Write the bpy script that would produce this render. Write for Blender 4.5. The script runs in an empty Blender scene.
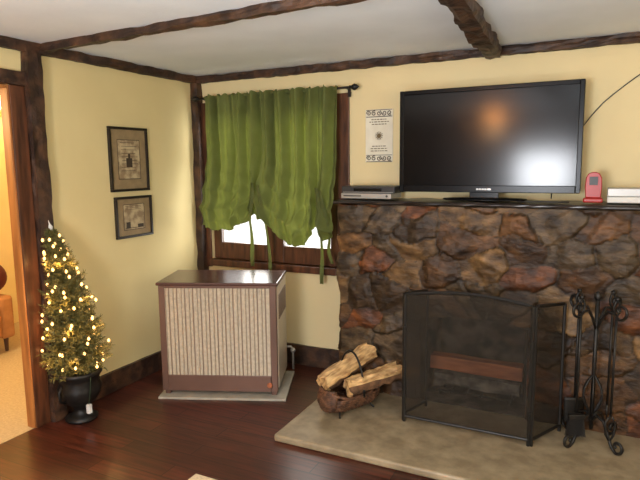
import bpy, math, random
import numpy as np
from mathutils import Vector, Matrix, Euler, noise
random.seed(7)
S=bpy.context.scene; COL=S.collection
S.view_settings.view_transform='Standard'
R_=math.radians
# ------------------------------------------------------------------ camera
CP=Vector((3.1,-3.896,1.615)); YAW,PIT,ROL,F=R_(26.53),R_(7.68),R_(-0.67),563.3
RM=Matrix.Rotation(YAW,3,'Z')@Matrix.Rotation(math.pi/2-PIT,3,'X')@Matrix.Rotation(ROL,3,'Z')
cd=bpy.data.cameras.new('camera'); cam=bpy.data.objects.new('camera',cd); COL.objects.link(cam)
cam.matrix_world=Matrix.Translation(CP)@RM.to_4x4(); cd.sensor_width=36; cd.lens=F/640*36; cd.clip_start=.02
S.camera=cam
def at(px,py,ax,val):
    "survey helper: the point of the plane coordinate[ax]=val that was measured at this place of the photo"
    d=RM@Vector(((px-320)/F,(240-py)/F,-1)); t=(val-CP[ax])/d[ax]; return CP+d*t
def hz(x,y,py):
    "height above (x,y) measured at image row py"
    lo,hi=-1,4
    for _ in range(40):
        m=(lo+hi)/2; p=RM.transposed()@(Vector((x,y,m))-CP)
        if 240-F*p.y/(-p.z)>py: lo=m
        else: hi=m
    return lo
# ------------------------------------------------------------------ materials
def mat(name,color,rough=.6,metal=0,c2=None,scale=8,stretch=(1,1,1),detail=5,bump=0,bscale=None,spec=None,emit=None,estr=0,lo=.35,hi=.65,attr=None,coat=0,crough=.15,rot=(0,0,0)):
    m=bpy.data.materials.new(name); m.use_nodes=True; nt=m.node_tree; N=nt.nodes; L=nt.links
    b=N['Principled BSDF']; b.inputs['Roughness'].default_value=rough; b.inputs['Metallic'].default_value=metal
    if spec is not None: b.inputs['Specular IOR Level'].default_value=spec
    if coat: b.inputs['Coat Weight'].default_value=coat; b.inputs['Coat Roughness'].default_value=crough
    tc=N.new('ShaderNodeTexCoord'); mp=N.new('ShaderNodeMapping'); mp.inputs['Scale'].default_value=stretch; mp.inputs['Rotation'].default_value=rot
    L.new(tc.outputs['Object'],mp.inputs['Vector'])
    nz=N.new('ShaderNodeTexNoise'); nz.inputs['Scale'].default_value=scale; nz.inputs['Detail'].default_value=detail
    L.new(mp.outputs['Vector'],nz.inputs['Vector'])
    c2=c2 or tuple(x*.88 for x in color)
    rp=N.new('ShaderNodeValToRGB'); rp.color_ramp.elements[0].position=lo; rp.color_ramp.elements[1].position=hi
    rp.color_ramp.elements[0].color=(*c2,1); rp.color_ramp.elements[1].color=(*color,1)
    L.new(nz.outputs['Fac'],rp.inputs['Fac']); out=rp.outputs['Color']
    if attr:
        a=N.new('ShaderNodeAttribute'); a.attribute_name=attr
        mx=N.new('ShaderNodeMix'); mx.data_type='RGBA'; mx.blend_type='MULTIPLY'; mx.inputs[0].default_value=1
        L.new(a.outputs['Color'],mx.inputs[6]); L.new(out,mx.inputs[7]); out=mx.outputs[2]
    L.new(out,b.inputs['Base Color'])
    if bump:
        n2=nz
        if bscale:
            n2=N.new('ShaderNodeTexNoise'); n2.inputs['Scale'].default_value=bscale; n2.inputs['Detail'].default_value=6; L.new(mp.outputs['Vector'],n2.inputs['Vector'])
        bp=N.new('ShaderNodeBump'); bp.inputs['Strength'].default_value=bump; bp.inputs['Distance'].default_value=.01
        L.new(n2.outputs['Fac'],bp.inputs['Height']); L.new(bp.outputs['Normal'],b.inputs['Normal'])
    if emit: b.inputs['Emission Color'].default_value=(*emit,1); b.inputs['Emission Strength'].default_value=estr
    return m
M={}
M['wall']=mat('cream_paint',(.80,.665,.375),.75,c2=(.77,.635,.35),scale=2.5,bump=.06,bscale=60)
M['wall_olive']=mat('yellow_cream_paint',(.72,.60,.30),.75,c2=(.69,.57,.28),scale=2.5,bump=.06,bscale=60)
M['dark_wall']=mat('dark_unseen_wall_finish',(.10,.045,.022),.5,c2=(.05,.022,.012),scale=4,stretch=(6,6,.5))  # invented dark finish for the unseen wall, so the display reflects near black
M['ceil']=mat('white_plaster',(.83,.87,.90),.85,c2=(.78,.82,.85),scale=3,bump=.12,bscale=35)
M['beam']=mat('dark_hewn_wood',(.125,.056,.025),.55,c2=(.025,.011,.006),scale=11,stretch=(1,1,1),detail=9,bump=.8,bscale=26,lo=.42,hi=.80)
M['casing']=mat('red_brown_wood',(.13,.045,.018),.4,c2=(.045,.016,.007),scale=6,stretch=(5,5,.6),bump=.3)
M['jamb']=mat('orange_lit_wood',(.46,.18,.045),.45,c2=(.28,.10,.025),scale=5,stretch=(5,5,.5))  # the doorway's orange lamplight is put into this wood colour
M['carpet']=mat('beige_carpet',(.48,.37,.22),.95,c2=(.40,.31,.18),scale=60,bump=.3)
M['black']=mat('black_iron',(.010,.009,.008),.45,metal=.3,c2=(.016,.014,.012),scale=20,bump=.15)
M['gloss']=mat('black_gloss_plastic',(.003,.003,.0035),.25,c2=(.004,.004,.005),spec=.2)
M['screen']=mat('dark_glossy_display',(.0008,.0007,.0007),.15,c2=(.001,.0009,.0009),spec=.26,coat=.12,crough=.32)
M['dark']=mat('dark_plastic',(.02,.02,.022),.4)
M['silver']=mat('silver_plastic',(.42,.41,.39),.35,metal=.5)
M['white']=mat('white_plastic',(.75,.73,.68),.45)
M['red']=mat('red_plastic',(.40,.014,.010),.35)
M['curtain']=mat('olive_green_cloth',(.172,.195,.072),.9,c2=(.132,.150,.052),scale=14,bump=.25,bscale=160,spec=.15)
M['heat']=mat('brown_enamel',(.155,.082,.058),.42,c2=(.12,.064,.045),scale=3,metal=.1)
M['heattop']=mat('glossy_brown_enamel',(.10,.047,.035),.25,c2=(.08,.037,.028),scale=3,metal=.1)
M['heatside']=mat('lit_tan_side',(.60,.50,.38),.28,c2=(.52,.43,.33),scale=3)  # brightness of the heater's lit side is put into this tan
M['grille']=mat('beige_metal_grille',(.50,.42,.30),.5,c2=(.40,.335,.24),scale=40)
M['gap']=mat('brown_grille_divider',(.25,.175,.115),.5)
M['pad']=mat('grey_board',(.42,.38,.30),.7,c2=(.33,.30,.24),scale=12)
M['stone']=mat('rough_brown_stone',(1.65,1.50,1.20),.50,c2=(.50,.44,.38),scale=11,stretch=(1,1,1.8),detail=13,attr='Col',bump=.8,bscale=22,lo=.36,hi=.70,spec=.35)
M['hearth']=mat('mottled_tan_stone',(.335,.265,.165),.45,c2=(.215,.165,.098),scale=11,detail=12,bump=.35,bscale=18)
M['mantel']=mat('dark_mantel_slate',(.035,.025,.02),.3,c2=(.015,.01,.008),scale=12,bump=.2)
M['soot']=mat('sooty_firebox_brick',(.13,.105,.078),.9,c2=(.016,.013,.010),scale=10,bump=.9,lo=.40,hi=.64)
M['ash']=mat('grey_charred_wood',(.26,.225,.18),.9,c2=(.05,.042,.034),scale=14,bump=.8)
M['timber']=mat('reddish_timber',(.60,.20,.08),.6,c2=(.34,.10,.04),scale=8,stretch=(.6,4,4))
M['logwood']=mat('pale_split_wood',(.74,.48,.21),.65,c2=(.30,.16,.06),scale=11,stretch=(1,4,4),detail=9,bump=.8)
M['bark']=mat('brown_bark',(.20,.10,.045),.85,c2=(.06,.03,.014),scale=18,bump=.9)
M['wicker']=mat('dark_wicker',(.15,.065,.030),.6,c2=(.045,.019,.010),scale=30,bump=.5)
M['needle']=mat('green_needles',(.17,.155,.042),.6,c2=(.075,.075,.022),scale=20)
M['trunk']=mat('brown_trunk',(.07,.035,.018),.8)
M['bulb']=mat('warm_bulb',(1,.6,.2),.4,emit=(1,.54,.18),estr=4.0)
M['wire']=mat('green_wire',(.02,.04,.015),.6)
M['frame']=mat('black_brown_frame',(.018,.012,.009),.35)
M['matte']=mat('tan_mat_board',(.31,.22,.11),.7,c2=(.25,.18,.09),scale=20)
M['printp']=mat('aged_paper',(.50,.40,.23),.7,c2=(.28,.20,.11),scale=22,lo=.4,hi=.6)
M['ink']=mat('brown_ink',(.05,.035,.02),.7)
M['paper']=mat('ivory_paper',(.80,.76,.62),.7,c2=(.74,.69,.55),scale=15)
M['gold']=mat('olive_gold_ink',(.16,.11,.045),.6)
M['arm']=mat('tan_upholstery',(.45,.21,.075),.8,c2=(.36,.16,.055),scale=12)
M['pillow']=mat('dark_red_cloth',(.10,.012,.01),.85)
M['globe']=mat('lit_orange_glass',(1,.6,.3),.4,emit=(1,.36,.08),estr=130)
M['sconce']=mat('lit_warm_glass',(1,.8,.5),.4,emit=(1,.62,.25),estr=14)
M['rug']=mat('cream_rug',(.62,.52,.36),.95,c2=(.5,.41,.28),scale=80,bump=.4)
M['brass']=mat('brass',(.5,.33,.12),.3,metal=.9)
M['emblem']=mat('copper_emblem',(.42,.13,.05),.35,metal=.4)
# floor planks
def floor_mat():
    m=mat('dark_laminate_planks',(.090,.022,.012),.30,c2=(.036,.010,.006),scale=3,stretch=(1.2,16,1),detail=8,bump=.0)
    nt=m.node_tree; N=nt.nodes; L=nt.links; b=N['Principled BSDF']
    br=N.new('ShaderNodeTexBrick'); br.offset=.37; br.inputs['Scale'].default_value=1; br.inputs['Mortar Size'].default_value=.003
    br.inputs['Brick Width'].default_value=1.1; br.inputs['Row Height'].default_value=.12
    br.inputs['Color1'].default_value=(.66,.66,.66,1); br.inputs['Color2'].default_value=(1.3,1.27,1.25,1); br.inputs['Mortar'].default_value=(.12,.12,.12,1)
    tc=N.new('ShaderNodeTexCoord'); L.new(tc.outputs['Object'],br.inputs['Vector'])
    mx=N.new('ShaderNodeMix'); mx.data_type='RGBA'; mx.blend_type='MULTIPLY'; mx.inputs[0].default_value=1
    src=b.inputs['Base Color'].links[0].from_socket
    L.new(src,mx.inputs[6]); L.new(br.outputs['Color'],mx.inputs[7]); L.new(mx.outputs[2],b.inputs['Base Color'])
    return m
M['floor']=floor_mat()
def thin(name,base,fac):
    m=bpy.data.materials.new(name); m.use_nodes=True; N=m.node_tree.nodes; L=m.node_tree.links
    b=N['Principled BSDF']; b.inputs['Base Color'].default_value=(*base,1); b.inputs['Roughness'].default_value=.7; b.inputs['Specular IOR Level'].default_value=.2
    t=N.new('ShaderNodeBsdfTransparent'); mx=N.new('ShaderNodeMixShader'); mx.inputs[0].default_value=fac
    L.new(t.outputs[0],mx.inputs[1]); L.new(b.outputs[0],mx.inputs[2]); L.new(mx.outputs[0],N['Material Output'].inputs['Surface'])
    return m
M['mesh']=thin('fine_black_wire_mesh',(.026,.021,.015),.60)
M['glass']=thin('window_glass',(.6,.65,.7),.05)
def curtain_trans(m):
    N=m.node_tree.nodes; L=m.node_tree.links; b=N['Principled BSDF']
    t=N.new('ShaderNodeBsdfTranslucent'); t.inputs['Color'].default_value=(.52,.56,.20,1)
    mx=N.new('ShaderNodeMixShader'); mx.inputs[0].default_value=.34
    L.new(b.outputs[0],mx.inputs[1]); L.new(t.outputs[0],mx.inputs[2]); L.new(mx.outputs[0],N['Material Output'].inputs['Surface'])
curtain_trans(M['curtain'])
# ------------------------------------------------------------------ mesh builder
class MB:
    def __init__(s): s.v=[]; s.f=[]
    def add(s,vs,fs,T=None):
        n=len(s.v)
        s.v+= [tuple(T@Vector(p)) if T else tuple(p) for p in vs]; s.f+=[tuple(i+n for i in f) for f in fs]; return s
    def box(s,x0,x1,y0,y1,z0,z1,T=None):
        return s.add([(x0,y0,z0),(x1,y0,z0),(x1,y1,z0),(x0,y1,z0),(x0,y0,z1),(x1,y0,z1),(x1,y1,z1),(x0,y1,z1)],
            [(0,3,2,1),(4,5,6,7),(0,1,5,4),(1,2,6,5),(2,3,7,6),(3,0,4,7)],T)
    def tube(s,pts,r,n=8,T=None):
        pts=[Vector(p) for p in pts]; k=len(pts); rs=r if isinstance(r,(list,tuple)) else [r]*k
        vs=[];fs=[]; prev=None
        for i,p in enumerate(pts):
            d=(pts[min(i+1,k-1)]-pts[max(i-1,0)]).normalized()
            if prev is None:
                a=d.orthogonal().normalized()
            else:
                a=(prev-d*prev.dot(d))
                a=a.normalized() if a.length>1e-6 else d.orthogonal().normalized()
            prev=a; b=d.cross(a)
            for j in range(n):
                t=2*math.pi*j/n; vs.append(p+(a*math.cos(t)+b*math.sin(t))*rs[i])
        for i in range(k-1):
            for j in range(n): fs.append((i*n+j,i*n+(j+1)%n,(i+1)*n+(j+1)%n,(i+1)*n+j))
        fs.append(tuple(range(n-1,-1,-1))); fs.append(tuple((k-1)*n+j for j in range(n)))
        return s.add(vs,fs,T)
    def lathe(s,prof,n=28,T=None):
        vs=[];fs=[];k=len(prof)
        for r,z in prof:
            for j in range(n):
                t=2*math.pi*j/n; vs.append((r*math.cos(t),r*math.sin(t),z))
        for i in range(k-1):
            for j in range(n): fs.append((i*n+j,i*n+(j+1)%n,(i+1)*n+(j+1)%n,(i+1)*n+j))
        fs.append(tuple(range(n-1,-1,-1))); fs.append(tuple((k-1)*n+j for j in range(n)))
        return s.add(vs,fs,T)
    def ball(s,c,r,n=12,sc=(1,1,1)):
        prof=[(max(r*math.sin(math.pi*i/n),1e-5),-r*math.cos(math.pi*i/n)) for i in range(n+1)]
        return s.lathe(prof,n,Matrix.Translation(c)@Matrix.Diagonal((*sc,1)))
    def grid(s,fn,nu,nv):
        vs=[fn(i/nu,j/nv) for j in range(nv+1) for i in range(nu+1)]
        fs=[(j*(nu+1)+i,j*(nu+1)+i+1,(j+1)*(nu+1)+i+1,(j+1)*(nu+1)+i) for j in range(nv) for i in range(nu)]
        return s.add(vs,fs)
    def build(s,name,m,parent=None,smooth=False,bevel=0,world=False,solid=0,kind=None):
        me=bpy.data.meshes.new(name); me.from_pydata([tuple(p) for p in s.v],[],s.f); me.materials.append(m); me.update()
        if smooth:
            for p in me.polygons: p.use_smooth=True
        o=bpy.data.objects.new(name,me); COL.objects.link(o)
        if parent:
            o.parent=parent
            if world:
                o.matrix_parent_inverse=(Matrix.Translation(parent.location)@parent.rotation_euler.to_matrix().to_4x4()).inverted()
        if solid: q=o.modifiers.new('s','SOLIDIFY'); q.thickness=solid; q.offset=0
        if bevel: q=o.modifiers.new('b','BEVEL'); q.width=bevel; q.segments=2; q.limit_method='ANGLE'
        if kind: o['kind']=kind
        return o
def tag(o,label,cat,group=None):
    o['label']=label; o['category']=cat
    if group: o['group']=group
    return o
def thing(name,label,cat,loc,rz=0,group=None):
    o=bpy.data.objects.new(name,None); COL.objects.link(o); o.empty_display_size=.1
    o.location=loc; o.rotation_euler=(0,0,rz); return tag(o,label,cat,group)
def hewn(p0,p1,w,h,seed=0,amp=.008,step=.05):
    "rough hewn timber from p0 to p1, cross-section w (sideways) by h (up / outward)"
    p0=Vector(p0);p1=Vector(p1); d=(p1-p0); L=d.length; d.normalize()
    up=Vector((0,0,1)) if abs(d.z)<.9 else Vector((1,0,0)); a=d.cross(up).normalized(); b=a.cross(d)
    n=max(3,int(L/step)); ring=[(-1,-1),(-.35,-1.06),(.35,-1.06),(1,-1),(1.05,-.3),(1.05,.3),(1,1),(.35,1.0),(-.35,1.0),(-1,1),(-1.05,.3),(-1.05,-.3)]
    mb=MB(); vs=[];fs=[]; K=len(ring)
    for i in range(n+1):
        c=p0+d*(L*i/n)
        wob=noise.noise(Vector((i*.23+seed*9,seed,0)))*amp*.9
        for k,(u,v) in enumerate(ring):
            q=noise.noise(Vector((i*.45+seed*5,k*.9,seed*3.1)))*amp
            vs.append(c+a*(u*w/2*.94+(q if u>0 else -q)*(abs(u)>.5)+wob)+b*(v*h/2*.94+(q if v>0 else -q)*(abs(v)>.5)))
    for i in range(n):
        for k in range(K): fs.append((i*K+k,i*K+(k+1)%K,(i+1)*K+(k+1)%K,(i+1)*K+k))
    fs.append(tuple(range(K-1,-1,-1))); fs.append(tuple(n*K+k for k in range(K)))
    mb.add(vs,fs); return mb
ST='structure'
H=2.35; XE=4.7; YS=-5.4; XW=-2.35
# ------------------------------------------------------------------ measured
door_y=at(22,250,0,0).y; door_top=at(2,84,0,0).z; lint_top=at(2,69,0,0).z
wx0=at(210,180,1,0).x; wx1=at(338,180,1,0).x; wz0=at(275,263,1,0).z; wz1=2.04
# ------------------------------------------------------------------ shell
MB().box(0,XE,YS,0,-.08,0).build('floor',M['floor'],kind=ST)
MB().box(XW,0,YS,.0,-.08,-.002).build('floor_next_room',M['carpet'],kind=ST)
MB().box(XW-.1,XE+.1,YS-.1,.14,H,H+.08).build('ceiling',M['ceil'],kind=ST)
b=MB(); b.box(XW-.1,wx0,0,.12,-.08,H); b.box(wx1,XE+.1,0,.12,-.08,H); b.box(wx0,wx1,0,.12,-.08,wz0); b.box(wx0,wx1,0,.12,wz1,H); b.build('wall_back',M['wall'],kind=ST)
WT=.05
b=MB(); b.box(-WT,0,door_y,0,-.08,H); b.box(-WT,0,-2.75,door_y,door_top,H); b.box(-WT,0,YS,-2.75,-.08,H); b.build('wall_left',M['wall_olive'],kind=ST)
MB().box(XE,XE+.1,YS,0,-.08,H).build('wall_right',M['wall'],kind=ST)
MB().box(XW-.1,XW,YS,0,-.08,H).build('wall_next_room',M['wall'],kind=ST)
swx0,swx1,swz0,swz1=1.98,2.72,1.14,1.74
b=MB(); b.box(XW-.1,swx0,YS-.1,YS,-.08,H); b.box(swx1,XE+.1,YS-.1,YS,-.08,H); b.box(swx0,swx1,YS-.1,YS,-.08,swz0); b.box(swx0,swx1,YS-.1,YS,swz1,H); b.build('wall_front',M['dark_wall'],kind=ST)
# trims: hewn beams and posts
pl=at(25,120,0,0).y; pr=at(40,120,0,0).y
def hb(name,*a,**k): return hewn(*a,**k).build(name,M['beam'],kind=ST)
hb('trim_1',(0.02,-.025,H-.03),(XE,-.025,H-.03),.05,.055,seed=1,amp=.012)
hb('trim_2',(.025,YS,H-.03),(.025,-.05,H-.03),.05,.06,seed=2,amp=.012)
hb('trim_3',(.03,(pl+pr)/2,0.001),(.03,(pl+pr)/2,H-.06),abs(pr-pl),.06,seed=3,amp=.009)
hb('trim_4',(.035,-.035,.001),(.035,-.035,H-.06),.07,.07,seed=4,amp=.008)
zb_=H-.04; P=at(494,54,2,zb_); Q=at(458,0,2,zb_); dxy=(Q-P)/abs(Q.y-P.y)
E0=P+dxy*(-(-.05-P.y)); E1=P+dxy*(P.y-YS-.02)
hb('trim_6',(E0.x,-.05,zb_),(E1.x,YS+.02,zb_),.105,.08,seed=6,amp=.016)
zb_=H-.022; P=at(50,47,2,zb_); Q=at(325,0,2,zb_); dd_=(Q-P)/(Q.x-P.x)
xe_=2.42
E0=P+dd_*(.05-P.x); E1=P+dd_*(xe_-P.x)
hb('trim_5',(E0.x,E0.y,zb_),(E1.x,E1.y,zb_),.055,.045,seed=5,amp=.012)
# doorway
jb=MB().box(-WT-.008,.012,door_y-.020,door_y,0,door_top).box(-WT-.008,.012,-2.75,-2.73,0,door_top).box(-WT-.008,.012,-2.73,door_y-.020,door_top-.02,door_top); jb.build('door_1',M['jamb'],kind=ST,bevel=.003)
MB().box(0,.020,door_y-.01,pl,0,door_top).build('trim_8',M['casing'],kind=ST,bevel=.004)
hewn((.02,-2.85,(door_top+lint_top)/2),(.02,pl,(door_top+lint_top)/2),.04,lint_top-door_top,seed=8,amp=.005).build('trim_9',M['beam'],kind=ST)
# baseboards
bbh=.155
hewn((.014,pr,bbh/2),(.014,-.07,bbh/2),.028,bbh,seed=9,amp=.004).build('baseboard_left',M['beam'],kind=ST)
hewn((.07,-.014,bbh/2),(1.46,-.014,bbh/2),.028,bbh+.02,seed=10,amp=.004).build('baseboard_back',M['beam'],kind=ST)
# ------------------------------------------------------------------ window
w=bpy.data.objects.new('window_1',None); COL.objects.link(w); w.location=((wx0+wx1)/2,0,wz0); w['kind']=ST
cl=at(201,180,1,0).x; cr=at(350,150,1,0).x
b=MB(); b.box(cl,wx0,-.022,0,wz0-.07,wz1+.09); b.box(wx1,cr,-.022,0,wz0-.07,wz1+.09); b.box(wx0,wx1,-.022,0,wz1,wz1+.09)
b.build('casing',M['casing'],w,bevel=.004,world=True)
MB().box(wx0,wx1,-.05,0.04,wz0-.055,wz0).build('sill',M['casing'],w,bevel=.006,world=True)
mid=at(276,235,1,.05).x
for a0,a1 in ((wx0,mid),(mid,wx1)):
    t=.08; bt=.14
    b=MB().box(a0,a0+t,.03,.07,wz0,wz1).box(a1-t,a1,.03,.07,wz0,wz1).box(a0+t,a1-t,.03,.07,wz0,wz0+bt).box(a0+t,a1-t,.03,.07,wz1-t,wz1).box(a0+t,a1-t,.03,.07,1.44,1.49)
    s=b.build('sash',M['casing'],w,bevel=.003,world=True)
    MB().box(a0+t,a1-t,.048,.052,wz0+bt,wz1-t).build('pane',M['glass'],s)
# rod
z_rod=at(275,93,1,-.09).z
rx0=at(199,98,1,-.09).x; rx1=at(349,92,1,-.09).x
rod=thing('curtain_rod','dark metal curtain rod with turned finials above the window','curtain rod',((rx0+rx1)/2,-.09,z_rod))
MB().tube([(rx0,-.09,z_rod),(rx1,-.09,z_rod)],.009,10).build('pole',M['black'],rod,smooth=True,world=True)
for xx,sg in ((rx0,-1),(rx1,1)):
    prof=[(.009,0),(.016,.008),(.010,.016),(.020,.03),(.024,.045),(.018,.06),(.006,.072),(.002,.08)]
    MB().lathe(prof,16,Matrix.Translation((xx,-.09,z_rod))@Matrix.Rotation(sg*math.pi/2,4,'Y')).build('finial',M['black'],rod,smooth=True,world=True)
    MB().tube([(xx-sg*.025,-.09,z_rod),(xx-sg*.025,-.02,z_rod-.01),(xx-sg*.025,-.001,z_rod-.03)],.006).box(xx-sg*.025-.012,xx-sg*.025+.012,-.028,-.022,z_rod-.06,z_rod).build('bracket',M['black'],rod,world=True)
# curtain
cxa=at(205,98,1,-.09).x; cxb=at(338,91,1,-.09).x
kp=[(205,214),(209,223),(216,228),(226,229),(236,228),(244,224),(250,218),(256,214),(263,217),(270,221),(277,227),(284,235),(292,242),(300,246),(307,242),(313,232),(318,226),(323,233),(329,242),(334,238),(338,228)]
kx=[(at(p,q,1,-.1).x-cxa)/(cxb-cxa) for p,q in kp]; kz=[at(p,q,1,-.1).z for p,q in kp]
ties=[(at(256,190,1,-.1).x-cxa)/(cxb-cxa),(at(317,200,1,-.1).x-cxa)/(cxb-cxa)]
def cur(u,v):
    zb=float(np.interp(u,kx,kz))+.014*noise.noise(Vector((u*40,1,4))); zt=z_rod+.012+.012*math.sin(u*110)
    x=u
    for t in ties:
        d=u-t; g_=math.exp(-((v-.82)/.20)**2)
        x-= .76*d*math.exp(-(d/.085)**2)*g_
    near=min(abs(u-t) for t in ties); nr=math.exp(-(near/.075)**2)
    f1=math.sin(u*118+2.8*noise.noise(Vector((u*6,v*1.0,0)))); f2=math.sin(u*58+.8+2.4*noise.noise(Vector((u*3,v*1.2,5))))
    fold=.020*f1+.036*(abs(f2)**.7*(1 if f2>0 else -1))
    fold*=(1-.55*max(0,v-.5)*2*(1-nr))
    fold+=.030*nr*max(0,v-.45)*math.sin(u*230+3*v)
    sw=max(0,v-.50)**1.05*2.2
    L_=1-min(1,near/.14)**1.6
    # drooping scallops hung between the ties
    ph=v*44+10*L_+1.6*noise.noise(Vector((u*5,v*3,3)))
    sc=.056*(abs(math.sin(ph*.5))-.5)*sw*(1-.5*nr)
    bulge=-.125*sw*min(1,near/.09)*(1.0 if v<.93 else 1-(v-.93)*9)
    y=-.122+fold+sc+bulge+.02*noise.noise(Vector((u*12,v*10,8)))*v
    z=zt+(zb-zt)*v
    z-= .010*f2*v
    return (cxa+x*(cxb-cxa),min(y,-.030),z)
ct=thing('curtain','olive green balloon curtain tied up in two swags over the window','curtain',((cxa+cxb)/2,-.09,1.1))
MB().grid(cur,300,180).build('curtain_cloth',M['curtain'],ct,smooth=True,world=True,solid=.003)
MB().grid(lambda u,v:(cxa+u*(cxb-cxa),-.09+.013*math.cos(2*math.pi*v)-.002+.005*math.sin(u*118),z_rod+.014*math.sin(2*math.pi*v)+.004*math.sin(u*120)),120,12).build('rod_pocket',M['curtain'],ct,smooth=True,world=True)
def strap(pts,w):
    b=MB(); P=[at(px,py,1,yy) for px,py,yy in pts]; n=14
    def fn(u,v):
        t=v*(len(P)-1); i=min(int(t),len(P)-2); p=P[i].lerp(P[i+1],t-i)
        return (p.x+(u-.5)*w*(1+.25*math.sin(v*9)),p.y+.008*math.sin(u*6+v*12),p.z)
    b.grid(fn,4,n); b.build('tie_strap',M['curtain'],ct,smooth=True,world=True,solid=.002)
strap([(252,183,-.23),(252,200,-.23),(250,220,-.18),(252,245,-.12),(253,266,-.11)],.030)
strap([(257,185,-.23),(260,201,-.23),(266,225,-.17),(270,262,-.11),(271,290,-.11)],.026)
strap([(316,188,-.23),(319,212,-.22),(321,235,-.16),(322,262,-.11),(322,284,-.11)],.026)
strap([(319,190,-.23),(324,212,-.21),(330,232,-.15),(328,250,-.11),(333,264,-.11)],.024)
# ------------------------------------------------------------------ pictures on left wall
def pic(px0,py0,px1,py1,label,kind):
    A=at(px0,py0,0,0); B=at(px1,py1,0,0); ya,yb,zt,zb=A.y,B.y,A.z,B.z
    t=thing('picture_frame',label,'picture',(0,(ya+yb)/2,zb),0)
    fw=.018
    b=MB().box(.002,.024,ya,yb,zt-fw,zt).box(.002,.024,ya,yb,zb,zb+fw).box(.002,.024,ya,ya+fw,zb+fw,zt-fw).box(.002,.024,yb-fw,yb,zb+fw,zt-fw)
    b.build('frame',M['frame'],t,world=True,bevel=.003)
    MB().box(.002,.010,ya+fw,yb-fw,zb+fw,zt-fw).build('mat_board',M['matte'],t,world=True)
    W=yb-ya;Hh=zt-zb
    a0,a1=ya+W*.22,yb-W*.22; c0,c1=zb+Hh*.2,zt-Hh*.2
    pr_=MB().box(.010,.012,a0,a1,c0,c1).build('print',M['printp'],t,world=True)
    k=MB(); rnd=random.Random(kind)
    def q(y0,y1,z0,z1): k.box(.012,.0128,y0,y1,z0,z1)
    q(a0-.004,a0,c0-.004,c1+.004);q(a1,a1+.004,c0-.004,c1+.004);q(a0,a1,c1,c1+.004);q(a0,a1,c0-.004,c0)
    if kind==1:
        for i in range(9):
            zz=c1-.02-i*(c1-c0)/11; q(a0+.02+rnd.random()*.02,a1-.02-rnd.random()*.03,zz,zz+.003)
        cy,cz=(a0+a1)/2,(c0+c1)/2-.02
        k.box(.0128,.0134,cy-.03,cy+.028,cz-.035,cz+.03); k.box(.0128,.0134,cy-.01,cy+.01,cz+.03,cz+.06)
    else:
        k.box(.0128,.0134,a0+.02,a0+.06,c0+.01,c0+.055); k.box(.0128,.0134,a1-.07,a1-.012,c0+.01,c0+.035); q(a0+.01,a1-.01,c0+.008,c0+.012)
        for i in range(3): q(a0+.02,a1-.03,c1-.012-i*.012,c1-.010-i*.012)
    k.build('drawing',M['ink'],pr_)
pic(106,126,148,190,'tall black-framed vintage print in tan mat, upper of two on the left wall',1)
pic(113,197.5,151.5,234,'small black-framed print in tan mat, lower of two on the left wall',2)
A=at(366,110,1,0);B=at(393,162,1,0); x0,x1,zt,zb=A.x,B.x,A.z,B.z
t=thing('wall_print','unframed ivory print with ornate brown borders hung beside the television','wall print',((x0+x1)/2,0,zb))
MB().box(x0,x1,-.008,-.001,zb,zt).build('sheet',M['paper'],t,world=True,bevel=.001)
W=x1-x0
for zc in (zt-.028,zb+.028):
    b=MB()
    for k in range(5):
        cxk=x0+W*(.12+.19*k); s_=1 if k%2 else -1
        b.tube([(cxk+s_*.018*(1-.75*i/18)*math.cos(k+1.3*2*math.pi*i/18),-.0095,zc+.019*(1-.75*i/18)*math.sin(k+1.3*2*math.pi*i/18)) for i in range(19)],.0032,5)
    b.box(x0+.006,x1-.006,-.010,-.008,zc-.027,zc-.022).box(x0+.006,x1-.006,-.010,-.008,zc+.021,zc+.025)
    b.build('border_ornament',M['ink'],t,world=True)
b=MB(); xc=(x0+x1)/2; zc=(zt+zb)/2
for k in range(12):
    a=k*math.pi/6; b.tube([(xc+.008*math.cos(a),-.0095,zc+.008*math.sin(a)),(xc+.030*math.cos(a),-.0095,zc+.030*math.sin(a))],.0028,5)
b.lathe([(.015,0),(.015,.002)],16,Matrix.Translation((xc,-.009,zc))@Matrix.Rotation(math.pi/2,4,'X')).build('medallion',M['gold'],t,world=True)
rr=random.Random(3)
for grp in ([zt-.075,zt-.092,zt-.109],[zb+.112,zb+.095,zb+.078]):
    b=MB()
    for zz in grp:
        w_=W*(.5+.25*rr.random()); x=xc-w_/2
        while x<xc+w_/2:
            l=.008+rr.random()*.016; b.box(x,min(x+l,xc+w_/2),-.009,-.0079,zz,zz+.006); x+=l+.006
    b.build('lettering',M['gold'],t,world=True)
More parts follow.
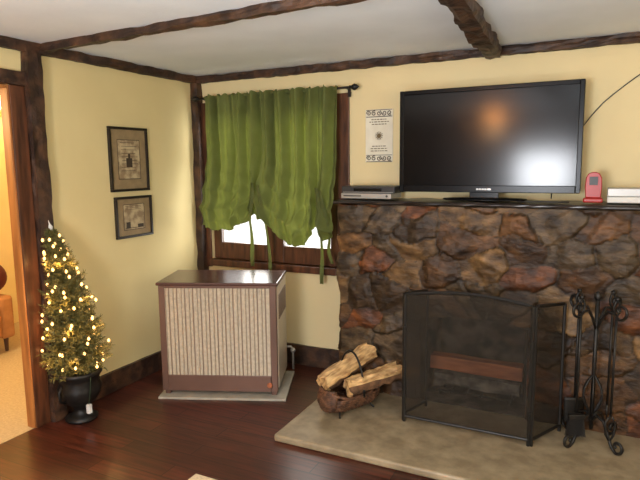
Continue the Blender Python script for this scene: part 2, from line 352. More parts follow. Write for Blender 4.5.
# ------------------------------------------------------------------ fireplace
FX0,FX1,FY,MZ=1.475,3.75,-.40,1.375
fp=thing('fireplace','wide rustic stone fireplace with dark mantel and tan stone hearth','fireplace',((FX0+FX1)/2,FY/2,0))
HZ=.045
ox0,ox1,ozt=at(418,330,1,FY).x,at(529,330,1,FY).x,.64
def build_stone():
    D=-FY-.03; Wd=FX1-FX0; Ltot=2*D+Wd; zt=MZ-.035
    st=.0095; nu=int(Ltot/st); nv=int(zt/st)
    rs=random.Random(42); seeds=[]
    z=-.02
    cxo=D+(ox0+ox1)/2-FX0
    while z<zt+.1:
        rh=rs.uniform(.12,.20); s=-.1+rs.uniform(0,.15)
        while s<Ltot+.2:
            wd=rs.uniform(.17,.42)
            if s<D+.25: wd=rs.uniform(.15,.26)
            seeds.append((s+wd/2,z+rh/2+rs.uniform(-.045,.045))); s+=wd
        z+=rh
    seeds=[q for q in seeds if not (abs(q[0]-cxo)<.52 and abs(q[1]-.55)<.36 and ((q[0]-cxo)**2/.50**2+(q[1]-.48)**2/.38**2)<1)]
    for k in range(8):
        a=math.pi*(k+.5)/8+rs.uniform(-.06,.06); seeds.append((cxo+.41*math.cos(a),.50+.28*math.sin(a)+rs.uniform(-.02,.02)))
    sd=np.array(seeds); n=len(sd)
    pal=[(.082,.042,.019),(.056,.030,.015),(.098,.054,.025),(.044,.028,.016),(.115,.070,.033),(.094,.036,.015),(.064,.045,.027),(.130,.085,.045),(.050,.026,.013),(.072,.052,.034)]
    cols=[tuple(c[i]*w_ for i in range(3)) for c,w_ in zip([rs.choice(pal) for _ in range(n)],[rs.uniform(.8,1.15) for _ in range(n)])]
    hgt=[rs.uniform(.0,1) for _ in range(n)]
    tl=[(rs.uniform(-.09,.09),rs.uniform(-.18,.18)) for _ in range(n)]
    cuts=[[(rs.uniform(0,2*math.pi),rs.uniform(.15,.45),rs.uniform(.02,.10)) for _ in range(6)] for _ in range(n)]
    vs=[];fc=[];cc=[]
    R=.05
    N_=noise.noise
    for j in range(nv+1):
        for i in range(nu+1):
            s=Ltot*i/nu; z=zt*j/nv
            wx=N_(Vector((s*4,z*4,1)))*.09+N_(Vector((s*12,z*12,1)))*.022+N_(Vector((s*36,z*36,1)))*.009
            wz=N_(Vector((s*4,z*4,7)))*.08+N_(Vector((s*12,z*12,5)))*.018+N_(Vector((s*36,z*36,5)))*.009
            dd=np.hypot(sd[:,0]-s-wx,(sd[:,1]-z-wz)*1.65); k=np.argpartition(dd,2)[:2]
            a,bq=(k[0],k[1]) if dd[k[0]]<dd[k[1]] else (k[1],k[0])
            e=dd[bq]-dd[a]; m=min(1,max(0,(e-.002)/.014)); m=m*m*(3-2*m)
            dx=s-sd[a,0];dz=z-sd[a,1]
            h=.022+.014*hgt[a]+tl[a][0]*dx+tl[a][1]*dz; cutk=0
            best=0
            for ci,(th,sl_,of) in enumerate(cuts[a]):
                q_=(dx*math.cos(th)+dz*math.sin(th)-of)*sl_
                if q_>best: best=q_; cutk=ci+1
            h-=min(best,.020)
            h+=.004*N_(Vector((s*12+a,z*18,a*1.3)))+.004*N_(Vector((s*30,z*42,2)))
            h=max(h,.012); h=.008+(h-.008)*m
            if s<D: p=Vector((FX0+.03,-s,z)); nn=Vector((-1,0,0)); q=max(0,1-(D-s)/R)
            elif s>D+Wd: p=Vector((FX1-.03,-(Ltot-s),z)); nn=Vector((1,0,0)); q=0
            else: p=Vector((FX0+.03+(s-D)*(Wd-.06)/Wd,-D,z)); nn=Vector((0,-1,0)); q=max(0,1-(s-D)/R)
            if q>0: nn=(nn+(Vector((0,-1,0)) if s<D else Vector((-1,0,0)))*q).normalized()
            p=p+nn*h; p.y=min(p.y,-.004); p.z=max(p.z,.001)
            vs.append(p); g=cols[a]; mo=(.030,.020,.012)
            f_=(1+.24*math.sin(a*3.1+cutk*2.3))*(1+.75*N_(Vector((s*12,z*20,a*2.2))))
            cc.append(tuple(mo[t]*(1-m)+g[t]*f_*m for t in range(3))+(1,))
    for j in range(nv):
        for i in range(nu):
            s=Ltot*(i+.5)/nu; z=zt*(j+.5)/nv; x=FX0+(s-D)
            arch=ozt-.03*((x-(ox0+ox1)/2)/((ox1-ox0)/2))**2
            if ox0<x<ox1 and z<arch and D<s<D+Wd: continue
            A_=j*(nu+1)+i; fc.append((A_,A_+1,A_+nu+2,A_+nu+1))
    b=MB().add(vs,fc); o=b.build('stonework',M['stone'],fp,smooth=True,world=True)
    ca=o.data.color_attributes.new('Col','FLOAT_COLOR','POINT')
    ca.data.foreach_set('color',[x for c in cc for x in c])
build_stone()
# firebox
fb=MB(); a0,a1,zz=ox0-.02,ox1+.02,ozt+.04
fb.add([(a0,-.39,0.05),(a1,-.39,.05),(a1-.08,-.02,.05),(a0+.08,-.02,.05),(a0,-.36,zz),(a1,-.36,zz),(a1-.08,-.02,zz),(a0+.08,-.02,zz)],[(0,1,2,3),(0,3,7,4),(1,5,6,2),(2,6,7,3),(4,7,6,5)])
fb.build('firebox',M['soot'],fp,world=True,solid=.01)
mt=hewn((FX0-.015,FY/2-.012,MZ-.019),(FX1,FY/2-.012,MZ-.019),-FY-.004,.026,seed=12,amp=.006); mt.v=[(p[0],min(p[1],-.003),min(p[2],MZ)) for p in mt.v]
mt.build('mantel',M['mantel'],fp,world=True)
hc=at(275,433,2,HZ); HX,HY=hc.x,-1.225
MB().box(HX,FX1+.2,HY,FY+.05,0.0005,HZ).build('hearth',M['hearth'],fp,world=True,bevel=.012)
# grate and wood inside
gx0,gx1=ox0+.10,ox1-.10
gr=thing('fire_grate','black iron grate inside the firebox behind the screen','grate',((gx0+gx1)/2,-.2,.057))
b=MB()
for k in range(6):
    x=gx0+(gx1-gx0)*k/5; b.tube([(x,-.30,.11),(x,-.29,.09),(x,-.10,.09)],.007,6)
b.tube([(gx0,-.27,.09),(gx1,-.27,.09)],.008,6).tube([(gx0,-.13,.085),(gx1,-.13,.085)],.008,6); b.build('bars',M['black'],gr,world=True)
for x in (gx0+.02,gx1-.02):
    for y in (-.27,-.13): MB().tube([(x,y,.085),(x,y,.058)],.008,6).build('leg',M['black'],gr,world=True)
o=hewn((gx0-.03,-.19,.158),(gx1+.04,-.19,.158),.13,.085,seed=16,amp=.018).build('charred_log',M['ash']); tag(o,'grey charred log resting on the grate behind the screen','firewood')
tx0=at(431,365,1,-.22).x; tx1=at(526,372,1,-.22).x
o=hewn((tx0,-.19,.268),(tx1-.02,-.19,.262),.10,.095,seed=15,amp=.004).build('timber_block',M['timber']); tag(o,'squared reddish timber lying across the fire behind the mesh','firewood')
# ------------------------------------------------------------------ fire screen
A=at(404,421,2,HZ);B=at(528,446,2,HZ);Cc=at(559,431,2,HZ)
htl=hz(A.x,A.y,294); htr=hz(B.x,B.y,307)
h0=(htl+htr)/2
fs=thing('fireplace_screen','three-panel black iron mesh screen standing in front of the fireplace','fireplace screen',((A.x+B.x)/2,(A.y+B.y)/2,HZ))
def panel(P,Q,ha,hb2,arch,nm):
    P=Vector((P.x,P.y,HZ+.001));Q=Vector((Q.x,Q.y,HZ+.001)); d=Q-P; n=20
    def top(u): return ha+(hb2-ha)*u+arch*math.sin(math.pi*u) if 0<u<1 else ha+(hb2-ha)*u
    r=.010
    tp=[P+d*(i/n)+Vector((0,0,top(i/n)-HZ)) for i in range(n+1)]
    o=MB().tube([P,*tp,Q],r,8).tube([P+Vector((0,0,.035)),Q+Vector((0,0,.035))],r*.9,8).build('panel_frame',M['black'],fs,world=True)
    MB().grid(lambda u,v:P+d*u+Vector((0,0,.035+(top(u)-HZ-.035)*v)),20,4).build('wire_mesh',M['mesh'],o)
    return o
panel(A,B,h0,h0,.035,'m')
panel(B+Vector((.014,.006,0)),Cc,h0,h0-.03,.0,'r')
panel(A+Vector((-.010,.016,0)),A+Vector((.06,.27,0)),h0,h0-.03,0,'l')
for P in (A,B):
    for z in (.15,.55): MB().tube([(P.x,P.y-.006,HZ+z),(P.x,P.y-.006,HZ+z+.05)],.013,8).build('hinge',M['black'],fs,world=True)
# ------------------------------------------------------------------ heater
FL=at(163,390,2,.05); FR=at(278,392,2,.05); d=FR-FL; HW=d.length; ang=math.atan2(d.y,d.x)
nd=Vector((-d.y,d.x,0)).normalized(); dep=.47
hc_=(FL+FR)/2+nd*dep/2
pz=.018
hh=hz((FL.x+FR.x)/2,(FL.y+FR.y)/2,284)
W2=HW/2; D2=dep/2
PD=MB().box(-W2-.02,W2+.06,-D2-.045,D2+.02,0,pz).build('heater_pad',M['pad'],None,bevel=.003); PD.location=(hc_.x,hc_.y,.0005); PD.rotation_euler=(0,0,ang)
tag(PD,'flat grey board on the floor under the brown heater','floor pad')
ht=thing('gas_heater','brown enamel cabinet gas heater with beige grille under the window','heater',(hc_.x,hc_.y,pz+.001),ang)
h=hh-pz
b=MB().box(-W2,W2,-D2+.012,D2,.03,h-.012); b.build('body',M['heat'],ht,bevel=.01)
b=MB().box(-W2-.014,W2+.012,-D2-.012,D2+.004,h-.014,h+.008); b.build('top_panel',M['heattop'],ht,bevel=.008)
b=MB().box(W2,W2+.006,-D2+.03,D2-.01,.05,h-.03); 
sp=b.build('side_panel',M['heatside'],ht,bevel=.002)
vb=MB()
for k in range(10): vb.box(W2+.006,W2+.011,-D2+.07,D2-.05,h-.10-k*.018,h-.093-k*.018)
vb.build('vent_louvre',M['heat'],sp)
# front frame
fz0,fz1=.145,h-.032; fxm=.045
b=MB().box(-W2,-W2+fxm,-D2,-D2+.014,.03,h-.014).box(W2-fxm,W2,-D2,-D2+.014,.03,h-.014).box(-W2+fxm,W2-fxm,-D2,-D2+.014,fz1,h-.014).box(-W2+fxm,W2-fxm,-D2-.004,-D2+.014,.03,fz0)
b.build('front_frame',M['heat'],ht,bevel=.004)
x0g,x1g=-W2+fxm,W2-fxm; nc=26; cw=(x1g-x0g)/nc
gb=MB().box(x0g,x1g,-D2+.0105,-D2+.0115,fz0,fz1).build('grille_backing',M['gap'],ht)
g=MB()
for c in range(nc):
    mg=.12 if c%2 else .20
    xa=x0g+c*cw+cw*mg; xb=x0g+(c+1)*cw-cw*mg
    n=60
    for k in range(n):
        z0=fz0+(fz1-fz0)*k/n; z1=z0+(fz1-fz0)/n*.80
        g.add([(xa,-D2+.010,z0),(xb,-D2+.010,z0),(xb,-D2+.004,z0),(xa,-D2+.004,z0),(xa,-D2+.010,z1),(xb,-D2+.010,z1),(xb,-D2+.007,z1),(xa,-D2+.007,z1)],[(0,1,2,3),(4,7,6,5),(3,2,6,7),(2,1,5,6),(0,3,7,4)])
for c in range(0,nc+1,2):
    x=x0g+c*cw; g.box(x-.002,x+.002,-D2+.003,-D2+.010,fz0,fz1)
g.build('grille',M['grille'],ht)
MB().lathe([(.019,0),(.019,.006),(.015,.009),(.011,.007),(.004,.009)],20,Matrix.Translation((W2-.055,-D2-.004,.080))@Matrix.Rotation(math.pi/2,4,'X')).build('emblem',M['emblem'],ht,smooth=True)
for sx in (-1,1):
    for sy in (-1,1):
        MB().box(sx*(W2-.03)-.018,sx*(W2-.03)+.018,sy*(D2-.04)-.018,sy*(D2-.04)+.018,0,.032).build('foot',M['heat'],ht)
b=MB().tube([(W2-.02,D2+.0,.20),(W2+.035,D2+.01,.20),(W2+.05,D2+.01,.17),(W2+.05,D2+.01,.02)],.009,8).ball((W2+.05,D2+.01,.17),.02,8); b.build('gas_pipe',M['silver'],ht,smooth=True)
# ------------------------------------------------------------------ TV
ty=-.26
TL=at(400,92,1,ty);TR=at(585,78,1,ty);BL=at(399,191,1,ty);BR=at(581,194.5,1,ty)
tx0,tx1=(TL.x+BL.x)/2,(TR.x+BR.x)/2; tz0,tz1=(BL.z+BR.z)/2,(TL.z+TR.z)/2
tv=thing('television','large black flat-screen television standing on the stone mantel','television',((tx0+tx1)/2,ty,MZ))
bz=.028
b=MB().box(tx0,tx1,ty+.012,ty+.06,tz0+.01,tz1).box(tx0,tx0+bz,ty,ty+.012,tz0,tz1).box(tx1-bz,tx1,ty,ty+.012,tz0,tz1).box(tx0+bz,tx1-bz,ty,ty+.012,tz1-bz,tz1).box(tx0+bz,tx1-bz,ty,ty+.012,tz0,tz0+.045)
b.build('housing',M['gloss'],tv,world=True,bevel=.004)
MB().box(tx0+bz,tx1-bz,ty+.006,ty+.011,tz0+.045,tz1-bz).build('display',M['screen'],tv,world=True)
xc=(tx0+tx1)/2
lg=MB()
for i,(xa,xb) in enumerate([(-.045,-.032),(-.028,-.016),(-.011,.001),(.006,.018),(.022,.045)]): lg.box(xc+xa,xc+xb,ty-.0012,ty,tz0+.016,tz0+.026)
lg.build('badge',M['silver'],tv,world=True)
MB().box(xc-.09,xc+.09,ty+.012,ty+.045,MZ+.012,tz0+.03).build('neck',M['gloss'],tv,world=True,bevel=.004)
MB().lathe([(.24,0),(.25,.004),(.245,.010),(.12,.016)],40,Matrix.Translation((xc,ty+.02,MZ+.0025))@Matrix.Diagonal((1.05,.5,1,1))).build('stand_base',M['gloss'],tv,world=True,smooth=True)
# media boxes
def at_m(px): return at(px,195,1,-.34).x
x0,x1=at_m(341),at_m(391)
bb=thing('disc_player','silver disc player on the mantel beneath the black set-top box','disc player',((x0+x1)/2,-.23,MZ+.003))
MB().box(x0,x1,-.34,-.12,MZ+.003,MZ+.040).build('case',M['silver'],bb,world=True,bevel=.004)
MB().box(x0+.02,x0+.15,-.343,-.340,MZ+.018,MZ+.026).build('disc_tray',M['dark'],bb,world=True)
MB().lathe([(.008,0),(.008,.004)],12,Matrix.Translation((x1-.03,-.34,MZ+.022))@Matrix.Rotation(math.pi/2,4,'X')).build('button',M['dark'],bb,world=True)
x0,x1=at_m(342),min(at_m(398),tx0-.004)
bb=thing('set_top_box','black set-top box stacked on the silver disc player','set-top box',((x0+x1)/2,-.23,MZ+.041))
MB().box(x0,x1,-.345,-.13,MZ+.041,MZ+.088).build('case',M['dark'],bb,world=True,bevel=.004)
MB().box(x0+.09,x1-.09,-.348,-.345,MZ+.055,MZ+.074).build('display_window',M['gloss'],bb,world=True)
MB().box(x0+.01,x1-.01,-.347,-.345,MZ+.046,MZ+.049).build('silver_strip',M['silver'],bb,world=True)
# red device
px0=at(581,190,1,-.3).x; px1=at(606,190,1,-.3).x; cx=(px0+px1)/2; ww=(px1-px0)/2*.80; zt=at(593,172,1,-.3).z
rd=thing('red_device','small red upright device with a rounded top beside the television','device',(cx,-.3,MZ+.003))
MB().box(cx-ww,cx+ww,-.335,-.265,MZ+.003,MZ+.030).build('base',M['red'],rd,world=True,bevel=.008)
prof=[(-.78,0),(.78,0),(.86,.45),(.80,.78),(.55,.95),(.2,1.0),(-.2,1.0),(-.55,.95),(-.80,.78),(-.86,.45)]
zb_=MZ+.030; hh_=zt-zb_; K=len(prof)
vs=[(cx+u*ww,-.318,zb_+v*hh_) for u,v in prof]+[(cx+u*ww,-.282,zb_+v*hh_) for u,v in prof]
MB().add(vs,[tuple(range(K)),tuple(range(2*K-1,K-1,-1))]+[(i,i+K,(i+1)%K+K,(i+1)%K) for i in range(K)]).build('shell',M['red'],rd,world=True,bevel=.005)
MB().box(cx-ww*.42,cx+ww*.42,-.3215,-.318,zb_+hh_*.5,zb_+hh_*.82).build('face_plate',M['dark'],rd,world=True,bevel=.001)
x0=at(607,200,1,-.30).x
rb=thing('white_box','flat white plastic box at the right end of the mantel','box',(x0+.17,-.25,MZ+.003))
MB().box(x0,x0+.34,-.32,-.14,MZ+.003,MZ+.038).build('case',M['white'],rb,world=True,bevel=.006)
MB().box(x0+.0,x0+.3,-.30,-.16,MZ+.038,MZ+.085).build('lid',M['silver'],rb,world=True,bevel=.004)
o=MB().tube([(xc+.22,-.385,MZ+.006),(xc+.3,-.39,MZ+.006),(xc+.36,-.36,MZ+.006),(xc+.42,-.385,MZ+.006),(xc+.5,-.36,MZ+.006)],.004,6).build('loose_cable',M['dark'],smooth=True); tag(o,'short black cable lying on the mantel before the television','cable')
# cord on wall
cp=[(584,125),(592,115),(603,103),(615,93),(628,83),(642,73),(660,62)]
pts=[at(p,q,1,-.005) for p,q in cp]; x_=pts[0].x
pts=[Vector((x_-.17,-.005,MZ+.004)),Vector((x_-.16,-.005,MZ+.15)),Vector((x_-.12,-.005,pts[0].z-.22))]+pts
o=MB().tube(pts,.0035,6).build('power_cable',M['dark'],smooth=True); tag(o,'thin black cable rising along the wall right of the television','cable')
# ------------------------------------------------------------------ tree
pb=at(82,418,2,0); px_,py_=pb.x,pb.y
pr_h=hz(px_,py_,369)
po=thing('urn_planter','black urn-shaped planter holding the small lit tree','planter',(px_,py_,.001))
s=pr_h/.30; q=min(1.25,(px_-.012)/.125)
prof=[(.085,0),(.088,.015),(.06,.03),(.035,.05),(.04,.075),(.085,.115),(.112,.16),(.115,.20),(.10,.235),(.112,.262),(.125,.28),(.125,.30),(.115,.30),(.10,.26),(.02,.25)]
MB().lathe([(r*q,z*s) for r,z in prof],36).build('bowl',M['black'],po,smooth=True)
for sx in (-1,1): MB().tube([(0,sx*.10*q,.13*s),(0,sx*.130*q,.15*s),(0,sx*.135*q,.20*s),(0,sx*.112*q,.235*s)],.008,8).build('handle',M['black'],po,smooth=True)
tr=thing('christmas_tree','slim artificial Christmas tree growing out of the black urn','tree',(px_,py_,pr_h-.05*s))
ztop=hz(px_,py_,226); TH=ztop-pr_h
def spine(t): return Vector((px_-.045*max(t,0)**1.2+.02*math.sin(math.pi*max(t,0)),py_-.09*max(t,0),pr_h-.02+TH*t))
MB().tube([spine(-.05),spine(0),spine(.3),spine(.6),spine(.97)],[.013,.012,.010,.007,.003],8).build('trunk',M['trunk'],tr,world=True)
rt=random.Random(5); fo=MB()
def rad(t): return .210*(1-t)**.78*(.74+.26*min(1,t/.12))+.022
def rirr(t,a): return rad(t)*(1+.26*noise.noise(Vector((math.cos(a)*1.3,math.sin(a)*1.3,t*7))))
nb=1000
for i in range(nb):
    t=(i/nb)**1.15*.985; a=i*2.39996+rt.uniform(-.3,.3); r=rirr(t,a)*rt.uniform(.6,1.10)
    c=spine(t); dirv=Vector((math.cos(a),math.sin(a),rt.uniform(-.1,.6)+t*.6)).normalized()
    if c.x+dirv.x*r<.03: r=max(.03,(c.x-.03)/max(.05,-dirv.x))
    tip=c+dirv*r
    m=int(14+r*210)
    fo.tube([c,tip],[.003,.001],3)
    for k in range(m):
        q_=.12+.90*k/m; p=c+dirv*r*q_; u=Vector((rt.gauss(0,1),rt.gauss(0,1),rt.gauss(0,1))).normalized()
        nd_=(u+dirv*.8).normalized(); l=rt.uniform(.016,.032); w=nd_.cross(Vector((rt.gauss(0,1),rt.gauss(0,1),rt.gauss(0,1)))).normalized()*.0028
        e=p+nd_*l
        if e.x<.004: continue
        n=len(fo.v); fo.v+=[tuple(p-w),tuple(p+w),tuple(e+w*.3),tuple(e-w*.3)]; fo.f.append((n,n+1,n+2,n+3))
fo.build('foliage',M['needle'],tr,world=True)
sl=thing('string_lights','string of warm white fairy lights wound around the small tree','string lights',(px_,py_,pr_h))
bm=MB().lathe([(.0015,-.009),(.0068,-.004),(.0084,.002),(.006,.009),(.001,.014)],8)
first=None; lp=[]
NL=99
for i in range(NL):
    t=.02+.95*(i/NL)**1.05; a=i*.93+rt.uniform(-.2,.2); r=rirr(t,a)*rt.uniform(.6,1.06); c=spine(t)
    p=c+Vector((math.cos(a)*r,math.sin(a)*r,rt.uniform(-.01,.05)))
    if p.x<.025: p.x=.025
    lp.append(p)
for p in lp:
    if first is None: o=first=bm.build('bulb',M['bulb'],sl,smooth=True)
    else: o=first.copy(); COL.objects.link(o)
    o.parent=sl; o.location=p-sl.location
wp=[p+Vector((0,0,-.009)) for p in lp]
MB().tube(wp,.0012,4).build('wire',M['wire'],sl,world=True)
tp=spine(1.0)
o=MB().lathe([(.004,-.03),(.008,-.012),(.013,.0),(.009,.012),(.004,.022),(.001,.045)],12).build('tree_topper',M['white'],smooth=True); o.location=tp+Vector((0,0,.02)); o.rotation_euler=(.1,-.25,0); tag(o,'tiny pale pointed ornament on the tip of the tree','ornament')
wp_=thing('power_adapter','small white plug adapter hanging against the black urn','adapter',(px_+.115,py_-.035,.10))
MB().box(-.014,.014,-.014,.014,-.03,.03).build('housing',M['white'],wp_,bevel=.005)
MB().tube([(0,0,.03),(0.01,.0,.07),(.02,.0,.12),(.03,.0,.20),(0,.02,.24)],.0025,6).build('cord',M['wire'],wp_)
# ------------------------------------------------------------------ log basket
c=at(349,409,2,HZ); RB=R_(62)
lb=thing('log_basket','dark wicker log basket with hoop handle on the hearth edge','basket',(c.x,c.y,HZ+.001),RB)
Lb,Wb=.165,.108
b=MB()
def trough(u,v,off=0):
    x=(u-.5)*2*Lb; a=math.pi*(v)+math.pi; e=math.sqrt(max(0,1-(abs(x)/Lb)**4))*.3+.7
    return (x,(Wb+off)*math.cos(a)*e,.118+(.098+off)*math.sin(a)*e)
for k in range(24):
    v=k/23; b.tube([trough(i/24,v,.005*((i+k)%2)) for i in range(25)],.009,5)
for i in range(0,25,2):
    b.tube([trough(i/24,k/16,.004*((i//2+k)%2)) for k in range(17)],.007,5)
for sx in (-1,1):
    for k in range(13):
        z=.044+k*.0105; ph_=(z-.044)/.135; hw=Wb*.80*math.sqrt(max(0.12,1-((.118-z)/.085)**2)); bl=.062*math.sin(math.pi*min(1,.22+ph_*.60))
        b.tube([(sx*(Lb-.01+bl*math.cos(t)),hw*math.sin(t)*1.0,z+.004*math.sin(t*9+k)) for t in [math.pi*(i/10-.5) for i in range(11)]],.0095,5)
b.build('woven_body',M['wicker'],lb,smooth=True)
b=MB()
b.tube([(-Lb-.045,0,.168)]+[(sx_*Lb,sy_*Wb*.75,.150) if e_ else (sx_*Lb*.5,sy_*Wb*.97,.122) for sx_,sy_,e_ in ((-1,1,1),(-1,1,0),(1,1,0),(1,1,1),(1,-1,1),(1,-1,0),(-1,-1,0),(-1,-1,1))]+[(-Lb-.045,0,.168)],.011,6)
b.build('rim',M['wicker'],lb,smooth=True)
MB().tube([(.02,Wb*1.2*math.cos(t),.118+.265*math.sin(t)) for t in [math.pi*i/20 for i in range(21)]],.0065,8).build('handle',M['black'],lb,smooth=True)
for sx in (-1,1):
    for sy in (-1,1): MB().tube([(sx*.11,sy*.045,.05),(sx*.14,sy*.085,.006)],.006,6).build('foot',M['black'],lb)
T=Matrix.Translation(lb.location)@Matrix.Rotation(RB,4,'Z')
def log(p0,p1,r,seed,label,phi=0):
    rs=random.Random(seed); p0=T@Vector(p0);p1=T@Vector(p1); d=(p1-p0); L=d.length; q=d.to_track_quat('X','Z')
    t=thing('firewood_log',label,'log',p0); t.rotation_euler=q.to_euler()
    K=18; sec=[]
    for k in range(K):
        a=2*math.pi*k/K; w_=math.sin(a+phi)
        rr_=r*(min(1.0,.72/max(w_,.001)) if w_>.2 else 1.0)*rs.uniform(.90,1.08); sec.append((rr_*math.cos(a),rr_*math.sin(a)))
    vs=[];fs=[];n=18
    for i in range(n+1):
        tw=.35*i/n
        for k,(y,z) in enumerate(sec):
            s_=1+.22*noise.noise(Vector((i*.4,k*.7,seed)))+.06*noise.noise(Vector((i*1.3,k*2.1,seed)))
            vs.append((L*i/n+(.014*math.sin(k*1.3) if i in (0,n) else 0),(y*math.cos(tw)-z*math.sin(tw))*s_,(z*math.cos(tw)+y*math.sin(tw))*s_))
    for i in range(n):
        for k in range(K): fs.append((i*K+k,i*K+(k+1)%K,(i+1)*K+(k+1)%K,(i+1)*K+k))
    caps=[tuple(range(K-1,-1,-1)),tuple(n*K+k for k in range(K))]
    split_f=[f for i,f in enumerate(fs) if math.sin(2*math.pi*((i%K)+.5)/K+phi)>.1]
    sfs=set(split_f)
    bark=[f for f in fs if f not in sfs]
    MB().add(vs,bark).build('bark',M['bark'],t,smooth=True)
    MB().add(vs,split_f+caps).build('cut_wood',M['logwood'],t,smooth=False)
log((-.06,-.060,.180),(.30,-.140,.235),.062,1,'thick pale split log on the right of the wicker basket, nearest the screen',.3)
log((-.17,.048,.195),(.24,.066,.325),.064,2,'thick pale split log on the left of the wicker basket',-.1)
# ------------------------------------------------------------------ fireplace tools
tc_=at(590,442,2,HZ); tx,tyy=tc_.x,tc_.y
ttop=hz(tx,tyy,293)-HZ
ts=thing('tool_stand','black wrought iron fireplace tool stand with scrolled feet and arms','tool stand',(tx,tyy,HZ+.001),YAW)
b=MB().tube([(0,0,.08),(0,0,ttop-.03)],.011,10); b.build('pole',M['black'],ts,smooth=True)
MB().ball((0,0,ttop-.02),.020,12,(1,1,1.4)).build('finial',M['black'],ts,smooth=True)
def curl(c,r,a0,turn,n=18,shr=.75):
    return [(c[0]+r*(1-shr*i/n)*math.cos(a0+turn*i/n),c[1]+r*(1-shr*i/n)*math.sin(a0+turn*i/n)) for i in range(n+1)]
for k in range(4):
    a=k*math.pi/2+R_(24); ca,sa=math.cos(a),math.sin(a)
    prof=[(.0,.13),(.035,.17),(.08,.15),(.110,.08),(.135,.03),(.160,.010)]+curl((.168,.048),.038,-math.pi/2,math.pi*1.8)
    MB().tube([(r*ca,r*sa,z) for r,z in prof],.0088,7).build('foot',M['black'],ts,smooth=True)
    zt_=ttop-.09
    prof=[(.0,zt_-.12),(.03,zt_-.05),(.065,zt_),(.10,zt_-.004),(.130,zt_-.026)]+curl((.142,zt_+.018),.046,-math.pi/2,math.pi*1.8)
    MB().tube([(r*ca,r*sa,z) for r,z in prof],.0078,7).build('arm',M['black'],ts,smooth=True)
cage=MB()
for k in range(3):
    a=k*math.pi/3+R_(65); ca,sa=math.cos(a),math.sin(a)
    for sg in (-1,1): cage.tube([(sg*ca*.055*math.sin(math.pi*i/12),sg*sa*.055*math.sin(math.pi*i/12),.16+.24*i/12) for i in range(13)],.005,6)
cage.build('twisted_cage',M['black'],ts,smooth=True)
Tt=Matrix.Translation(ts.location)@Matrix.Rotation(YAW,4,'Z')
names=[('fireplace_poker','black iron poker hanging from the tool stand','poker'),('fireplace_shovel','black iron ash shovel hanging from the tool stand','shovel'),
       ('hearth_brush','black hearth brush hanging from the tool stand','brush'),('fireplace_tongs','black iron fire tongs hanging from the tool stand','tongs')]
for k,(nm,lab,cat) in enumerate(names):
    a=k*math.pi/2+R_(24); p=Tt@Vector((.120*math.cos(a),.120*math.sin(a),0)); top=ttop-.03
    t=thing(nm,lab,cat,(p.x,p.y,HZ+.05),YAW)
    MB().tube([(0,0,.15),(0,0,top-.12)],.0068,8).build('shaft',M['black'],t,smooth=True)
    hp=[(0,0,top-.12),(.014,0,top-.10),(.018,0,top-.07),(.009,0,top-.045),(0,0,top-.04),(-.009,0,top-.045),(-.018,0,top-.07),(-.014,0,top-.10),(0,0,top-.12)]
    MB().tube(hp,.0062,7).ball((0,0,top-.03),.013,10).build('handle',M['black'],t,smooth=True)
    if k==0: MB().tube([(0,0,.16),(0,0,.02)],[.0065,.002],8).tube([(0,0,.07),(.025,0,.06),(.03,0,.085)],[.006,.005,.002],7).build('hook',M['black'],t,smooth=True)
    if k==1: MB().grid(lambda u,v:((u-.5)*.12*(1-.12*(1-v)**3),.012*(2*u-1)**2-.01,.02+.15*v),8,8).build('blade',M['black'],t,smooth=True,solid=.003)
    if k==2:
        MB().box(-.042,.042,-.014,.014,.11,.14).build('brush_head',M['black'],t,bevel=.004)
        br=MB()
        for i in range(14):
            for j in range(4): br.tube([(-.038+.076*i/13,-.010+.007*j,.11),(-.050+.100*i/13,-.014+.010*j,.01)],.0020,3)
        br.build('bristles',M['dark'],t)
    if k==3:
        for sg in (-1,1): MB().tube([(0,0,.16),(sg*.026,0,.12),(sg*.024,0,.05),(sg*.004,0,.015)],.006,7).build('jaw',M['black'],t,smooth=True)
# ------------------------------------------------------------------ rug corner
rc=at(196,474,2,.006); o=MB().box(rc.x,rc.x+1.5,rc.y-1.3,rc.y,.001,.010).build('rug',M['rug'],bevel=.003); tag(o,'cream rug whose corner shows on the dark floor','rug')
# ------------------------------------------------------------------ next room
ar=thing('armchair','tan upholstered armchair seen through the left doorway','armchair',(-1.9,-1.19,0))
def ab(n,*a,**k): return MB().box(*a).build(n,M[k.get('m','arm')],ar,bevel=.03)
ab('seat',-.38,.40,-.32,.32,.14,.42); ab('backrest',-.42,-.22,-.42,.42,.14,.85)
ab('armrest',-.38,.38,-.45,-.32,.12,.50); ab('armrest',-.38,.38,.32,.45,.12,.50)
for sx in (-.33,.33):
    for sy in (-.38,.38): MB().tube([(sx,sy,.14),(sx,sy,0)],[.022,.014],8).build('leg',M['trunk'],ar)
o=MB().ball((0,0,0),.2,14,(.9,.75,.75)).build('throw_pillow',M['pillow'],smooth=True); o.location=(-1.72,-.84,.655); tag(o,'dark red throw pillow on the tan armchair','pillow')
lp_=at(6,106,0,XW+.1)
wl=thing('wall_lamp','small glowing wall lamp in the room beyond the doorway','lamp',(XW,lp_.y,lp_.z-.05))
MB().box(0,.02,-.04,.04,-.05,.05).build('plate',M['brass'],wl,bevel=.004)
MB().tube([(.02,0,0),(.08,0,-.02),(.10,0,.01)],.008,8).build('arm',M['brass'],wl)
MB().lathe([(.04,0),(.08,.04),(.09,.10),(.07,.16)],20,Matrix.Translation((.11,0,.0))).build('shade',M['sconce'],wl,smooth=True)
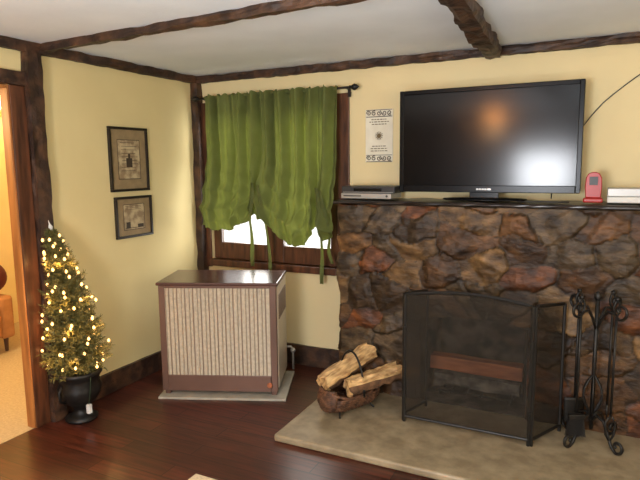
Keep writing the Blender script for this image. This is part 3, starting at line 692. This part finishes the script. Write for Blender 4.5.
# ------------------------------------------------------------------ behind the camera: pendant lamp and daylight window
LZ=2.22
pn=thing('pendant_lamp','round orange glass lamp hanging close to the ceiling behind the viewer','lamp',(1.74,-4.75,LZ))
MB().ball((0,0,0),.085,18).build('globe',M['globe'],pn,smooth=True)
MB().tube([(0,0,.085),(0,0,H-LZ-.02)],.006,6).build('cord',M['dark'],pn)
MB().lathe([(.05,H-LZ-.02),(.05,H-LZ-.001)],20).build('canopy',M['brass'],pn)
w2=bpy.data.objects.new('window_2',None); COL.objects.link(w2); w2.location=(2.25,YS,swz0); w2['kind']=ST
MB().box(swx0-.06,swx0,YS-.02,YS+.02,swz0-.06,swz1+.06).box(swx1,swx1+.06,YS-.02,YS+.02,swz0-.06,swz1+.06).box(swx0,swx1,YS-.02,YS+.02,swz1,swz1+.06).box(swx0,swx1,YS-.02,YS+.04,swz0-.06,swz0).build('casing',M['casing'],w2,world=True)
def area(name,loc,rot,sx,sy,e,col):
    l=bpy.data.lights.new(name,'AREA'); l.shape='RECTANGLE'; l.size=sx; l.size_y=sy; l.energy=e; l.color=col
    o=bpy.data.objects.new(name,l); COL.objects.link(o); o.location=loc; o.rotation_euler=rot; return o
def point(name,loc,e,col,r=.08):
    l=bpy.data.lights.new(name,'POINT'); l.energy=e; l.color=col; l.shadow_soft_size=r
    o=bpy.data.objects.new(name,l); COL.objects.link(o); o.location=loc; return o
area('daylight_front_window',((swx0+swx1)/2,YS-.03,(swz0+swz1)/2),(R_(90),0,0),swx1-swx0,swz1-swz0,105,(.92,.95,1))
area('added_side_fill',(XE-.05,-3.0,1.5),(R_(90),0,R_(90)),1.0,.9,26,(1,.96,.88))  # added area light before a windowless wall, fills from the right
area('added_ceiling_fill',(2.5,-3.7,1.1),(R_(180),0,0),1.2,1.2,64,(.80,.91,1))  # added without any fixture, turned upward to brighten the ceiling
point('pendant_bulb',(1.74,-4.75,2.05),10,(1,.62,.30),.06)
point('added_warm_fill',(3.9,-4.4,1.9),28,(1,.80,.52),.12)  # extra warm fill, no lamp stands at this spot
point('next_room_fill',(-1.2,-2.0,2.0),90,(1,.66,.30),.12)  # unseen point light added to make the next room glow
point('wall_lamp_glow',(XW+.35,lp_.y,lp_.z+.05),12,(1,.60,.25),.06)
for t_ in (.1,.3,.5,.75):
    c_=spine(t_)
    for sx,sy in ((.6,-.6),(.9,.3),(-.1,-.9)):
        r_=rad(t_)*1.05; point('fairy_glow',(c_.x+sx*r_,c_.y+sy*r_,c_.z+.03),.60,(1,.52,.17),.012)
area('daylight_back_window',((wx0+wx1)/2,.55,1.5),(R_(-90),0,0),1.3,1.3,55,(1,.97,.90))
wd=bpy.data.worlds.new('world'); S.world=wd; wd.use_nodes=True
bg=wd.node_tree.nodes['Background']; bg.inputs[0].default_value=(1,.98,.95,1); bg.inputs[1].default_value=1.6
